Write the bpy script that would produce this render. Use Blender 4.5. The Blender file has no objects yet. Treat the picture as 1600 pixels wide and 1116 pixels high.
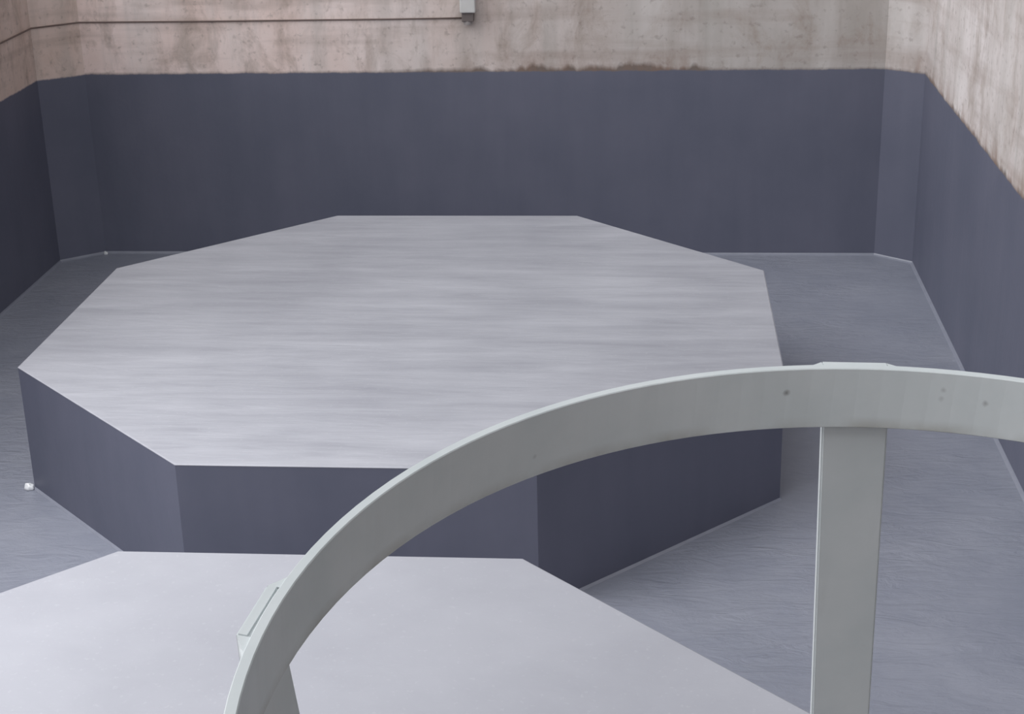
import bpy, bmesh, math, random
from mathutils import Vector, Matrix, Quaternion, noise
random.seed(4)
S = bpy.context.scene
C = S.collection
PI = math.pi

# ------------------------------------------------------------------ camera
cd = bpy.data.cameras.new('camera'); cam = bpy.data.objects.new('camera', cd); C.objects.link(cam)
S.camera = cam
R_ = Vector((0.9963671, 0.08197826, -0.02306862))
U_ = Vector((-0.00797738, 0.35953082, 0.93309911))
F_ = Vector((-0.08478772, 0.92952523, -0.35887865))
CAM = Vector((1.3204191, -8.56167051, 3.76526493))
M = Matrix((R_, U_, -F_)).transposed().to_4x4(); M.translation = CAM
cam.matrix_world = M
cd.sensor_fit = 'HORIZONTAL'; cd.sensor_width = 36.0
cd.lens = 2535.114 / 1600 * 36.0
cd.clip_start = 0.02; cd.clip_end = 200

# ------------------------------------------------------------------ sky and light
S.view_settings.view_transform = 'Standard'; S.view_settings.look = 'None'
S.view_settings.gamma = 1; S.view_settings.use_curve_mapping = False
S.view_settings.exposure = 0.0
# overcast sky: (direction, sharpness, strength) of its plain dome, the bright side on the left and the paler side behind the camera
SKY = [((0, 0, 1), 0.35, 0.22), ((-1, -.2, .8), 4.0, 3.08), ((0, -1, .7), 4.0, 1.10)]
W = bpy.data.worlds.new('overcast_sky'); S.world = W; W.use_nodes = True
nt = W.node_tree; N = nt.nodes; L = nt.links; N.clear()
out = N.new('ShaderNodeOutputWorld'); bg = N.new('ShaderNodeBackground')
tc = N.new('ShaderNodeTexCoord'); last = None
for ax, po, ga in SKY:
    dt = N.new('ShaderNodeVectorMath'); dt.operation = 'DOT_PRODUCT'; dt.inputs[1].default_value = Vector(ax).normalized()
    mx = N.new('ShaderNodeMath'); mx.operation = 'MAXIMUM'; mx.inputs[1].default_value = 0
    pw = N.new('ShaderNodeMath'); pw.operation = 'POWER'; pw.inputs[1].default_value = po
    ma = N.new('ShaderNodeMath'); ma.operation = 'MULTIPLY_ADD'; ma.inputs[1].default_value = ga; ma.inputs[2].default_value = 0
    L.new(tc.outputs['Generated'], dt.inputs[0]); L.new(dt.outputs['Value'], mx.inputs[0]); L.new(mx.outputs[0], pw.inputs[0]); L.new(pw.outputs[0], ma.inputs[0])
    if last: L.new(last, ma.inputs[2])
    last = ma.outputs[0]
L.new(last, bg.inputs['Strength'])
bg.inputs['Color'].default_value = (0.96, 0.975, 1.0, 1)
L.new(bg.outputs[0], out.inputs[0])

# daylight falling through the open roof bay above the near left of the tank
ad = bpy.data.lights.new('daylight_opening', 'AREA'); ad.shape = 'RECTANGLE'; ad.size = 2.0; ad.size_y = 2.5; ad.spread = math.radians(120)
ad.energy = 108; ad.color = (0.97, 0.98, 1.0)
al = bpy.data.objects.new('daylight_opening', ad); C.objects.link(al)
al.location = (-2.2, -3.2, 4.6); al.rotation_euler = (0, 0, 0)

# frame of the caged ladder: origin on the floor, z up along the ladder
e_n = Vector((0.064, -0.087, 1)).normalized()
e_1 = Vector((0, 1, 0)).cross(e_n).normalized(); e_2 = e_n.cross(e_1)
HC = CAM + Vector((0.18, 0.66, -0.437))
LT = HC.z / e_n.z                                        # length along the ladder from the floor to the hoop top
MW = Matrix((e_1, e_2, e_n)).transposed().to_4x4(); MW.translation = HC - e_n * LT
HR, HT, HB = .370, .0062, .045

# ------------------------------------------------------------------ material helpers
class Mat:
    def __init__(s, name):
        s.m = bpy.data.materials.new(name); s.m.use_nodes = True
        s.t = s.m.node_tree; s.n = s.t.nodes; s.l = s.t.links
        s.b = s.n['Principled BSDF']
        s.pos = s.n.new('ShaderNodeNewGeometry').outputs['Position']
        s.obj = s.n.new('ShaderNodeTexCoord').outputs['Object']
    def _set(s, sock, v):
        if hasattr(v, 'is_output'): s.l.new(v, sock)
        else: sock.default_value = v
    def noise(s, scale=5, stretch=(1, 1, 1), detail=5, rough=.55, dist=0, src=None, off=(0, 0, 0)):
        mp = s.n.new('ShaderNodeMapping'); mp.inputs['Scale'].default_value = stretch; mp.inputs['Location'].default_value = off
        s.l.new(src or s.pos, mp.inputs['Vector'])
        t = s.n.new('ShaderNodeTexNoise'); t.inputs['Scale'].default_value = scale
        t.inputs['Detail'].default_value = detail; t.inputs['Roughness'].default_value = rough; t.inputs['Distortion'].default_value = dist
        s.l.new(mp.outputs[0], t.inputs['Vector']); return t.outputs['Fac']
    def math(s, op, a, b=0.0, c=0.0, clamp=False):
        m = s.n.new('ShaderNodeMath'); m.operation = op; m.use_clamp = clamp
        s._set(m.inputs[0], a); s._set(m.inputs[1], b); s._set(m.inputs[2], c); return m.outputs[0]
    def rng(s, v, a, b, c=0.0, d=1.0):
        m = s.n.new('ShaderNodeMapRange'); m.inputs['From Min'].default_value = a; m.inputs['From Max'].default_value = b
        m.inputs['To Min'].default_value = c; m.inputs['To Max'].default_value = d; s._set(m.inputs['Value'], v); return m.outputs[0]
    def mix(s, f, a, b):
        m = s.n.new('ShaderNodeMix'); m.data_type = 'RGBA'
        s._set(m.inputs[0], f)
        s._set(m.inputs[6], a if hasattr(a, 'is_output') else (*a, 1)); s._set(m.inputs[7], b if hasattr(b, 'is_output') else (*b, 1))
        return m.outputs[2]
    def xyz(s, src=None):
        x = s.n.new('ShaderNodeSeparateXYZ'); s.l.new(src or s.pos, x.inputs[0]); return x.outputs
    def bump(s, h, strength=.3, dist=.01):
        b = s.n.new('ShaderNodeBump'); b.inputs['Strength'].default_value = strength; b.inputs['Distance'].default_value = dist
        s.l.new(h, b.inputs['Height']); s.l.new(b.outputs[0], s.b.inputs['Normal'])
    def color(s, v): s._set(s.b.inputs['Base Color'], v if hasattr(v, 'is_output') else (*v, 1))
    def rough(s, v): s._set(s.b.inputs['Roughness'], v)
    def spec(s, v): s.b.inputs['Specular IOR Level'].default_value = v


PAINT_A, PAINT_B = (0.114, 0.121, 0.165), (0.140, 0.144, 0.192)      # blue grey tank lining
TOP_A, TOP_B = (0.28, 0.282, 0.316), (0.412, 0.414, 0.452)             # plinth tops: the lining with its sky sheen painted in
CON_A, CON_B = (0.54, 0.485, 0.46), (0.72, 0.66, 0.645)


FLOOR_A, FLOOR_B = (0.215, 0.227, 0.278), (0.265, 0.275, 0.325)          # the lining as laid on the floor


def paint_color(m, A=PAINT_A, B=PAINT_B):
    n = m.noise(1.3, detail=4); v = m.noise(6, (1, 1, .12), detail=3)
    f = m.math('ADD', m.math('MULTIPLY', n, .7), m.math('MULTIPLY', v, .3))
    return m.mix(m.rng(f, .35, .65), A, B)


def mat_wall(brown=0.0, fringe=0.0, grey=0.0):
    """bare stained concrete above, blue grey lining below an uneven edge at 1.42 m"""
    m = Mat('painted_concrete_wall')
    o = m.xyz(); x, y, z = o[0], o[1], o[2]
    # concrete
    n1 = m.noise(1.6, detail=6, rough=.6); n2 = m.noise(7, (1, 1, .3), detail=5, rough=.65); n3 = m.noise(3.2, (1, 1, .07), detail=4)
    con = m.mix(m.rng(n1, .35, .65), CON_A, CON_B)
    con = m.mix(m.math('MULTIPLY', m.rng(x, 1.8, -1.6), .8), con, m.mix(m.rng(n1, .35, .65), (.86, .665, .60), (.96, .80, .755)))     # pinker render on the left half
    if grey: con = m.mix(m.math('MULTIPLY', m.rng(x, -1.0, 2.0), grey), con, (.27, .255, .225))
    if brown: con = m.mix(brown, con, (.42, .315, .225))
    st = m.noise(4.5, (1, 1, .55), detail=6, rough=.7, dist=.6, off=(1, 6, 3))
    con = m.mix(m.math('MULTIPLY', m.rng(st, .50, .70), .5), con, (.29, .215, .165))
    con = m.mix(m.math('MULTIPLY', m.rng(n2, .52, .74), .35), con, (.25, .195, .165))
    con = m.mix(m.math('MULTIPLY', m.rng(n3, .5, .7), .45), con, (.70, .665, .645))
    n4 = m.noise(5.5, (1, 1, .05), detail=3, off=(8, 2, 1))
    con = m.mix(m.math('MULTIPLY', m.rng(n4, .5, .7), .28), con, (.30, .29, .26))
    hb = m.noise(2.2, (.35, .35, 3.0), detail=4, off=(3, 1, 7))
    con = m.mix(m.math('MULTIPLY', m.rng(hb, .5, .66), .35), con, (.30, .23, .195))
    sp = m.noise(22, detail=3)
    con = m.mix(m.math('MULTIPLY', m.rng(sp, .58, .72), .35), con, (.2, .16, .14))
    # edge of the lining
    e1 = m.noise(5, (1, 1, 0.0), detail=4); e2 = m.noise(38, (1, 1, .4), detail=3)
    edge = m.math('ADD', 1.40, m.math('MULTIPLY', e1, .028)); edge = m.math('ADD', edge, m.math('MULTIPLY', e2, .010))
    d = m.math('SUBTRACT', z, edge)
    if fringe:      # dark mud and rust left along the edge
        g = m.noise(6, (1, 1, 0.0), detail=3, off=(5, 2, 0))
        g2 = m.noise(20, (1, 1, .35), detail=2)
        hgt = m.math('MULTIPLY', m.rng(g, .36, .62), .052 * fringe)
        hgt = m.math('ADD', hgt, m.math('MULTIPLY', m.math('SUBTRACT', g2, .5), (.035 if fringe == 1.0 else .018) ))
        win = m.math('MULTIPLY', m.rng(x, -.75, .45), m.rng(x, 1.75, 1.62)) if fringe == 1.0 else 1.0
        hgt = m.math('MULTIPLY', hgt, win)
        f = m.rng(m.math('SUBTRACT', hgt, d), -.02, .014)
        con = m.mix(m.math('MULTIPLY', f, .85), con, (0.13, .098, .082))
        halo = m.math('MULTIPLY', m.rng(d, .16, .02), m.math('MULTIPLY', m.rng(n2, .4, .6), win))
        con = m.mix(m.math('MULTIPLY', halo, .45), con, (0.27, .165, .12))
    pm = m.rng(d, .006, -.006)
    m.color(m.mix(pm, con, paint_color(m)))
    m.rough(m.rng(pm, 0, 1, .9, .5)); m.spec(.35)
    m.bump(m.math('ADD', m.math('MULTIPLY', n2, .5), m.math('MULTIPLY', m.noise(25, detail=4), .3)), .18, .02)
    return m.m


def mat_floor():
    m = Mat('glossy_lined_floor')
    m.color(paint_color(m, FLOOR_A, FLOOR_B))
    r = m.noise(7, (.55, 1.5, 1), detail=5, rough=.6, dist=1.4)
    r2 = m.noise(28, (.7, 1.3, 1), detail=4, dist=.8)
    m.rough(m.rng(m.noise(2.5), .3, .7, .34, .5)); m.spec(.5)
    pt = m.rng(m.noise(.9, detail=2, off=(4, 4, 0)), .35, .7, .15, 1.0)
    m.bump(m.math('MULTIPLY', pt, m.math('ADD', r, m.math('MULTIPLY', r2, .25))), .6, .035)
    return m.m


def mat_lining():
    m = Mat('blue_grey_lining')
    m.color(paint_color(m)); m.rough(.48); m.spec(.4)
    m.bump(m.noise(14, detail=4), .12, .01)
    return m.m


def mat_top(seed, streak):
    m = Mat('sheen_painted_top')
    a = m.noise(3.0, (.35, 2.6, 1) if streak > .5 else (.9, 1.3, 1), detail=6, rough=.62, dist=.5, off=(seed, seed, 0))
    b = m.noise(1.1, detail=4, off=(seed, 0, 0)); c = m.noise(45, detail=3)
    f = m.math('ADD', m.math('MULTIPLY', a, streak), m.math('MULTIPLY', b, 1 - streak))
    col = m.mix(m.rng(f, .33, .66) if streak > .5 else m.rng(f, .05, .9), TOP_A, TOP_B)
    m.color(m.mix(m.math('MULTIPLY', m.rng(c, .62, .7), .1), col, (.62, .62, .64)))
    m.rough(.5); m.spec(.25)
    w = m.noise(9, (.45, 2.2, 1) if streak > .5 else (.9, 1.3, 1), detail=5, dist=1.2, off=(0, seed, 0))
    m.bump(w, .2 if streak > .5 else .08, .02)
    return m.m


def mat_steel():
    m = Mat('grey_painted_steel')
    o = m.xyz(m.obj)
    n = m.noise(14, detail=5, src=m.obj); s = m.noise(30, (1, 1, .15), detail=3, src=m.obj)
    col = m.mix(m.rng(n, .35, .65), (0.645, .69, .70), (0.71, .745, .755))
    col = m.mix(m.math('MULTIPLY', m.rng(s, .55, .75), .12), col, (.40, .41, .40))
    # a few rust pits on the inner face of the hoop
    for (ang, dz, rad, dark) in ((104.0, .0175, .0021, .8), (83.2, .0195, .0017, .6), (87.6, .0130, .0015, .35), (87.7, .0195, .0016, .3), (133, .03, .0013, .3)):
        p = (HR * math.cos(math.radians(ang)), HR * math.sin(math.radians(ang)), LT - dz)
        vd = m.n.new('ShaderNodeVectorMath'); vd.operation = 'DISTANCE'; m.l.new(m.obj, vd.inputs[0]); vd.inputs[1].default_value = p
        wob = m.math('MULTIPLY', m.noise(300, detail=2, src=m.obj), .0018)
        f = m.rng(m.math('ADD', vd.outputs['Value'], wob), rad + .0018, rad * .3)
        col = m.mix(m.math('MULTIPLY', f, dark), col, (.10, .085, .075))
    # grime along the lower edge of the hoop band
    gr = m.math('MULTIPLY', m.rng(o[2], LT - HB + .009, LT - HB), m.rng(o[2], LT - HB - .0015, LT - HB - .0005))
    gr = m.math('MULTIPLY', gr, m.rng(m.noise(22, detail=4, src=m.obj), .35, .65))
    col = m.mix(m.math('MULTIPLY', gr, .45), col, (.25, .215, .15))
    m.color(col); m.rough(.5); m.spec(.4)
    m.bump(m.noise(40, detail=3, src=m.obj), .08, .004)
    return m.m


def mat_plain(name, c, rough=.5, var=.12):
    m = Mat(name)
    n = m.noise(12, detail=4, src=m.obj)
    m.color(m.mix(n, tuple(v * (1 - var) for v in c), tuple(min(1, v * (1 + var)) for v in c)))
    m.rough(rough); return m.m


# ------------------------------------------------------------------ object helpers
def link(name, bm, mat, parent=None, smooth=False):
    bmesh.ops.recalc_face_normals(bm, faces=bm.faces)
    me = bpy.data.meshes.new(name); bm.to_mesh(me); bm.free()
    o = bpy.data.objects.new(name, me); C.objects.link(o)
    me.materials.append(mat)
    if smooth:
        for p in me.polygons: p.use_smooth = True
    if parent: o.parent = parent
    return o


def empty(name, loc=(0, 0, 0), mw=None):
    o = bpy.data.objects.new(name, None); C.objects.link(o); o.empty_display_size = .2
    if mw is not None: o.matrix_world = mw
    else: o.location = loc
    return o


def tag(o, label, cat, group=None):
    o['label'] = label; o['category'] = cat
    if group: o['group'] = group
    return o


def struct(o): o['kind'] = 'structure'; return o


def prism(poly, z0, z1, bm=None, bevel=0):
    bm = bm or bmesh.new()
    a = [bm.verts.new((x, y, z0)) for x, y in poly]; b = [bm.verts.new((x, y, z1)) for x, y in poly]
    n = len(poly); fs = [bm.faces.new(a[::-1]), bm.faces.new(b)]
    for i in range(n): fs.append(bm.faces.new((a[i], a[(i + 1) % n], b[(i + 1) % n], b[i])))
    if bevel:
        es = {e for f in fs for e in f.edges}
        bmesh.ops.bevel(bm, geom=list(es), offset=bevel, segments=2, affect='EDGES', profile=.5)
    return bm


def sweep(path, prof, bm=None, closed=False, ups=None):
    """sweep a profile of (side, up) offsets along a list of points"""
    bm = bm or bmesh.new(); rings = []
    n = len(path)
    for i, p in enumerate(path):
        p = Vector(p)
        t0 = (p - Vector(path[i - 1])).normalized() if i > 0 else None
        t1 = (Vector(path[i + 1]) - p).normalized() if i < n - 1 else None
        t = ((t0 or t1) + (t1 or t0)).normalized()
        up = Vector(ups) if ups else Vector((0, 0, 1))
        side = t.cross(up).normalized(); u2 = side.cross(t).normalized()
        k = 1.0
        if t0 and t1: k = 1 / max(.5, t.dot(t1))
        rings.append([bm.verts.new(p + side * a * k + u2 * b) for a, b in prof])
    m = len(prof)
    for r0, r1 in zip(rings, rings[1:]):
        for j in range(m): bm.faces.new((r0[j], r0[(j + 1) % m], r1[(j + 1) % m], r1[j]))
    bm.faces.new(rings[0][::-1]); bm.faces.new(rings[-1])
    return bm


# ------------------------------------------------------------------ tank shell
XL, XR, YB, YF = -3.2654, 3.265, 3.4045, -10.6
inner = [(XL, YF), (XL, YB - .2315), (XL + .2903, YB), (XR - .2553, YB), (XR, YB - .2036), (XR, YF)]
T = .25
outer = [(XL - T, YF), (XL - T, YB - .13), (XL + .19, YB + T), (XR - .16, YB + T), (XR + T, YB - .11), (XR + T, YF)]
names = ['wall_left', 'wall_back_left', 'wall_back', 'wall_back_right', 'wall_right']
heights = [2.5, 2.5, 2.6, 2.6, 2.8]
mats = [mat_wall(.35), mat_wall(.3), mat_wall(0, 1.0, .5), mat_wall(0, .12, .15), mat_wall(0, .5)]
for i in range(5):
    bm = prism([inner[i], inner[i + 1], outer[i + 1], outer[i]], 0, heights[i])
    struct(link(names[i], bm, mats[i]))
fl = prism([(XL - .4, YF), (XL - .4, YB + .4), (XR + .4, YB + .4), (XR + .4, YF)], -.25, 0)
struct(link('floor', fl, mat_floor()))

# yard around the tank
struct(link('ground', prism([(-45, -45), (45, -45), (45, 45), (-45, 45)], -.6, -.26), mat_plain('grey_gravel', (.26, .25, .235), .95, .3)))
# unseen high wall added behind the camera to shade the hoop and near plinth
struct(link('shade_wall', prism([(.3, -9.75), (XR + T, -9.75), (XR + T, -9.5), (.3, -9.5)], 0, 5.3), mats[4]))

lining = mat_lining()
coved = mat_plain('resin_cove', (.24, .25, .30), .3, .15)
# cove of resin along the foot of each wall
c0 = [(a, b) for a, b in inner]
cove = [(0.0, 0.0), (0.0, .020), (.007, .008), (.022, 0.0)]
for k in range(5):
    a, b = Vector((*inner[k], 0)), Vector((*inner[k + 1], 0))
    d = (b - a).normalized(); nrm = Vector((d.y, -d.x, 0))
    bm = bmesh.new(); rs = []
    for p in (a, b): rs.append([bm.verts.new(p + nrm * (u - .002) + Vector((0, 0, v - .001))) for u, v in cove])
    for j in range(4): bm.faces.new((rs[0][j], rs[0][(j + 1) % 4], rs[1][(j + 1) % 4], rs[1][j]))
    bm.faces.new(rs[0][::-1]); bm.faces.new(rs[1])
    struct(link(['baseboard_left', 'baseboard_back_left', 'baseboard_back', 'baseboard_back_right', 'baseboard_right'][k], bm, coved))

# ------------------------------------------------------------------ octagonal plinths
HW, HD, CX, CY, PH, GAP = 2.0, 2.026, 1.178, 1.182, .7075, .8334


def octagon(g=0.0):
    k = g * .414
    w, d = HW + g, HD + g
    cx, cy = CX + g * .586, CY + g * .586
    return [(-w + cx, d), (w - cx, d), (w, d - cy), (w, -d + cy), (w - cx, -d), (-w + cx, -d), (-w, -d + cy), (-w, d - cy)]


def plinth(y, label, seed, streak):
    r = empty('octagonal_plinth', (0, y, 0))
    tag(r, label, 'plinth')
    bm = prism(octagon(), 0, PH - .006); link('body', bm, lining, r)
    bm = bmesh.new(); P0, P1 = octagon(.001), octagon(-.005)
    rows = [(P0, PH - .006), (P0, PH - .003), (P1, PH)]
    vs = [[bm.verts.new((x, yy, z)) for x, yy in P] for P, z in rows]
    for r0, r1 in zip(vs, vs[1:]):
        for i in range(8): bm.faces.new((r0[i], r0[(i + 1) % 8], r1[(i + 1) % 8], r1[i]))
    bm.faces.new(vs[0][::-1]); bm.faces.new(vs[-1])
    o = link('sheen_top', bm, mat_top(seed, streak), r); o['label'] = 'pale grey top surface'  # same lining as the body, sky brightness put into its colour
    bm = bmesh.new(); A, B = octagon(0.012), octagon(-.004)
    lo = [bm.verts.new((x, yy, .0005)) for x, yy in A]; hi = [bm.verts.new((x, yy, .014)) for x, yy in B]; ins = [bm.verts.new((x, yy, .0005)) for x, yy in B]
    for i in range(8):
        j = (i + 1) % 8
        bm.faces.new((lo[i], lo[j], hi[j], hi[i])); bm.faces.new((hi[i], hi[j], ins[j], ins[i])); bm.faces.new((ins[i], ins[j], lo[j], lo[i]))
    link('sealant_fillet', bm, coved, r)
    return r


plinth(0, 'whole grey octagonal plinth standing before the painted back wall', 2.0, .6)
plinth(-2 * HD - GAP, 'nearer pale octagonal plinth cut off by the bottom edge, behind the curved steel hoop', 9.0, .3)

# hardened blobs of sealant on the floor
gl = mat_plain('pale_sealant', (.72, .73, .75), .25)
for (x, y, s, lab) in [(-2.025, -.86, .028, 'white sealant blob at the left corner foot of the whole octagonal plinth'),
                       (-2.965, 3.37, .017, 'tiny white sealant blob at the foot of the back wall near its left corner'),
                       (.86, -2.075, .016, 'tiny white sealant blob at the front right foot of the whole octagonal plinth')]:
    bm = bmesh.new(); bmesh.ops.create_icosphere(bm, subdivisions=3, radius=1)
    for v in bm.verts:
        k = 1 + .35 * noise.noise(v.co * 1.7 + Vector((x, y, 0)))
        v.co = Vector((v.co.x * s * k, v.co.y * s * .8 * k, (max(v.co.z, -.3) + .3) * s * 1.0 * k))
    o = link('sealant_blob', bm, gl, smooth=True); o.location = (x, y, 0.0)
    tag(o, lab, 'sealant', 'blobs of sealant on the floor')

# ------------------------------------------------------------------ caged ladder in the foreground
steel = mat_steel()
lad = empty('caged_ladder', mw=MW)
tag(lad, 'pale grey steel caged ladder whose curved flat hoop arches across the foreground', 'ladder')
STRAP_LEAN = Vector((.100, .145, 0))                     # straps, lower hoop and stiles run on at this slope
AX = math.radians(96.5)
back = Vector((-math.cos(AX), -math.sin(AX), 0)); lat = Vector((math.sin(AX), -math.cos(AX), 0))


# local height at which each stile meets the floor
FOOT = {}
for sg in (-1, 1):
    z = 0.0
    for _ in range(20): z -= (MW @ (lat * (sg * .21) + back * .42 + STRAP_LEAN * (LT - z) + Vector((0, 0, z)))).z - .006
    FOOT[sg] = z


def hoop_mesh(ztop):
    rm = HR + HT / 2
    pts = [lat * .215 + back * .42, lat * (rm - .02) + back * .42, lat * rm + back * .40]
    pts += [back * .40 * (1 - i / 4) + lat * rm for i in range(1, 4)]
    for i in range(73):
        a = AX - PI / 2 + PI * i / 72
        pts.append(Vector((math.cos(a) * rm, math.sin(a) * rm, 0)))
    pts += [back * .40 * i / 4 - lat * rm for i in range(1, 5)]
    pts += [-lat * (rm - .02) + back * .42, -lat * .215 + back * .42]
    h = HT / 2; b = .0006
    prof = [(-h + b, -HB), (h - b, -HB), (h, -HB + b), (h, -b), (h - b, 0), (-h + b, 0), (-h, -b), (-h, -HB + b)]
    return sweep([p + STRAP_LEAN * max(0, LT - ztop) + Vector((0, 0, ztop)) for p in pts], prof)


for z in (LT, LT - .95):
    link('hoop', hoop_mesh(z), steel, lad)

for deg, w in ((96.3, .0455), (172.6, .0455), (20.2, .0455)):
    a = math.radians(deg); rd = Vector((math.cos(a), math.sin(a), 0)); tg = Vector((-math.sin(a), math.cos(a), 0))
    r0 = HR + HT + .0004; th = .007
    z0, z1 = LT - 1.02, LT - .0015
    bm = bmesh.new()
    pts = [(r0, -w / 2), (r0, w / 2), (r0 + th, w / 2), (r0 + th, -w / 2)]
    lean = STRAP_LEAN
    lt_, lr_ = tg * lean.dot(tg), rd * lean.dot(rd)
    vs = [[bm.verts.new(rd * p + tg * q + lr_ * max(0, LT - HB - z) + lt_ * (LT - HB * .5 - z) + Vector((0, 0, z))) for p, q in pts] for z in (z0, LT - HB, z1)]
    bm.faces.new(vs[0][::-1]); bm.faces.new(vs[-1])
    for k in (0, 1):
        for j in range(4): bm.faces.new((vs[k][j], vs[k][(j + 1) % 4], vs[k + 1][(j + 1) % 4], vs[k + 1][j]))
    bmesh.ops.bevel(bm, geom=list(bm.edges), offset=.0012, segments=2, affect='EDGES')
    st = link('strap', bm, steel, lad)
    for sg in (-1, 1):                                   # weld where the strap end meets the hoop
        bm = bmesh.new()
        q0 = sg * (w / 2 - .0006)
        for_z = [LT - HB + .002 + (HB - .004) * i / 12 for i in range(13)]
        rings = []
        for i, z in enumerate(for_z):
            k = 1 + .18 * math.sin(i * 2.4)
            tri = [(HR + HT - .0015, q0), (r0 + th * .92, q0), (r0 + th * .45, q0 + sg * .005 * k), (HR + HT - .0022, q0 + sg * .014 * k)]
            rings.append([bm.verts.new(rd * p + tg * q + lt_ * (LT - HB * .5 - z) + Vector((0, 0, z))) for p, q in tri])
        for x0, x1 in zip(rings, rings[1:]):
            for j in range(4): bm.faces.new((x0[j], x0[(j + 1) % 4], x1[(j + 1) % 4], x1[j]))
        bm.faces.new(rings[0][::-1]); bm.faces.new(rings[-1])
        link('weld_bead', bm, steel, st)

def lean_at(z): return STRAP_LEAN * (LT - z)


def slanted(c, hx, hy, z0, z1):
    """bar of the given half sizes following the slope of the ladder"""
    bm = bmesh.new()
    vs = [[bm.verts.new(c + lat * (i * hx) + back * (j * hy) + lean_at(z) + Vector((0, 0, z))) for i, j in ((-1, -1), (1, -1), (1, 1), (-1, 1))] for z in (z0, z1)]
    bm.faces.new(vs[0][::-1]); bm.faces.new(vs[1])
    for j in range(4): bm.faces.new((vs[0][j], vs[0][(j + 1) % 4], vs[1][(j + 1) % 4], vs[1][j]))
    bmesh.ops.bevel(bm, geom=list(bm.edges), offset=.0012, segments=2, affect='EDGES')
    return bm


for sg in (-1, 1):
    c = lat * (sg * .21) + back * .42
    link('stile', slanted(c, .006, .03, FOOT[sg], LT), steel, lad)
    link('foot_plate', slanted(c, .04, .05, FOOT[sg] - .002, FOOT[sg] + .008), steel, lad)
for i in range(10):
    z = .3 + i * .3
    p0 = lat * -.206 + back * .42 + lean_at(z) + Vector((0, 0, z)); p1 = lat * .206 + back * .42 + lean_at(z) + Vector((0, 0, z))
    prof = [(.012 * math.cos(t * PI / 6), .012 * math.sin(t * PI / 6)) for t in range(12)]
    link('rung', sweep([p0, p1], prof), steel, lad)

# ------------------------------------------------------------------ cable and drain pipe on the bare concrete
ZC, g = 1.8125, .007
pth = [(XL + g, -9.0, ZC - .003), (XL + g, -3, ZC - .006), (XL + g, 1.2, ZC - .008), (XL + g, YB - .2315 - g * .4, ZC - .002), (XL + .2903 + g * .3, YB - g, ZC + .001),
       (-2.0, YB - g, ZC), (-1.2, YB - g, ZC + .002), (-.6, YB - g, ZC + .003), (-.075, YB - g, ZC + .006)]
prof = [(.0055 * math.cos(t * PI / 5), .0055 * math.sin(t * PI / 5)) for t in range(10)]
o = link('cable', sweep(pth, prof), mat_plain('brown_cable', (.16, .115, .10), .6), smooth=True)
tag(o, 'thin dark brown cable running level along the bare concrete of the left and back walls', 'cable')

pipe = empty('drain_pipe', (-.027, YB, 1.78))
tag(pipe, 'pale square drain pipe ending in a dark spigot high on the back wall', 'pipe')
white = mat_plain('weathered_white_plastic', (.60, .59, .575), .55, .08)
dark = mat_plain('dark_grey_plastic', (.15, .125, .12), .7)
bm = bmesh.new()
bx = lambda x0, x1, y0, y1: [(x0, y0), (x1, y0), (x1, y1), (x0, y1)]
prism(bx(-.055, .058, -.10, -.012), .088, heights[2] - 1.78, bm, .008)
link('shaft', bm, white, pipe)
link('spigot', prism(bx(-.045, .042, -.08, -.014), .02, .088, None, .006), dark, pipe)
link('bracket', prism(bx(-.07, .073, -.012, 0), .30, .34), white, pipe)
bm = bmesh.new()
bmesh.ops.create_cone(bm, cap_ends=True, segments=20, radius1=.030, radius2=.034, depth=.03, matrix=Matrix.Translation((-.004, -.046, .012)))
link('outlet', bm, mat_plain('grey_plastic', (.33, .30, .29), .6), pipe)
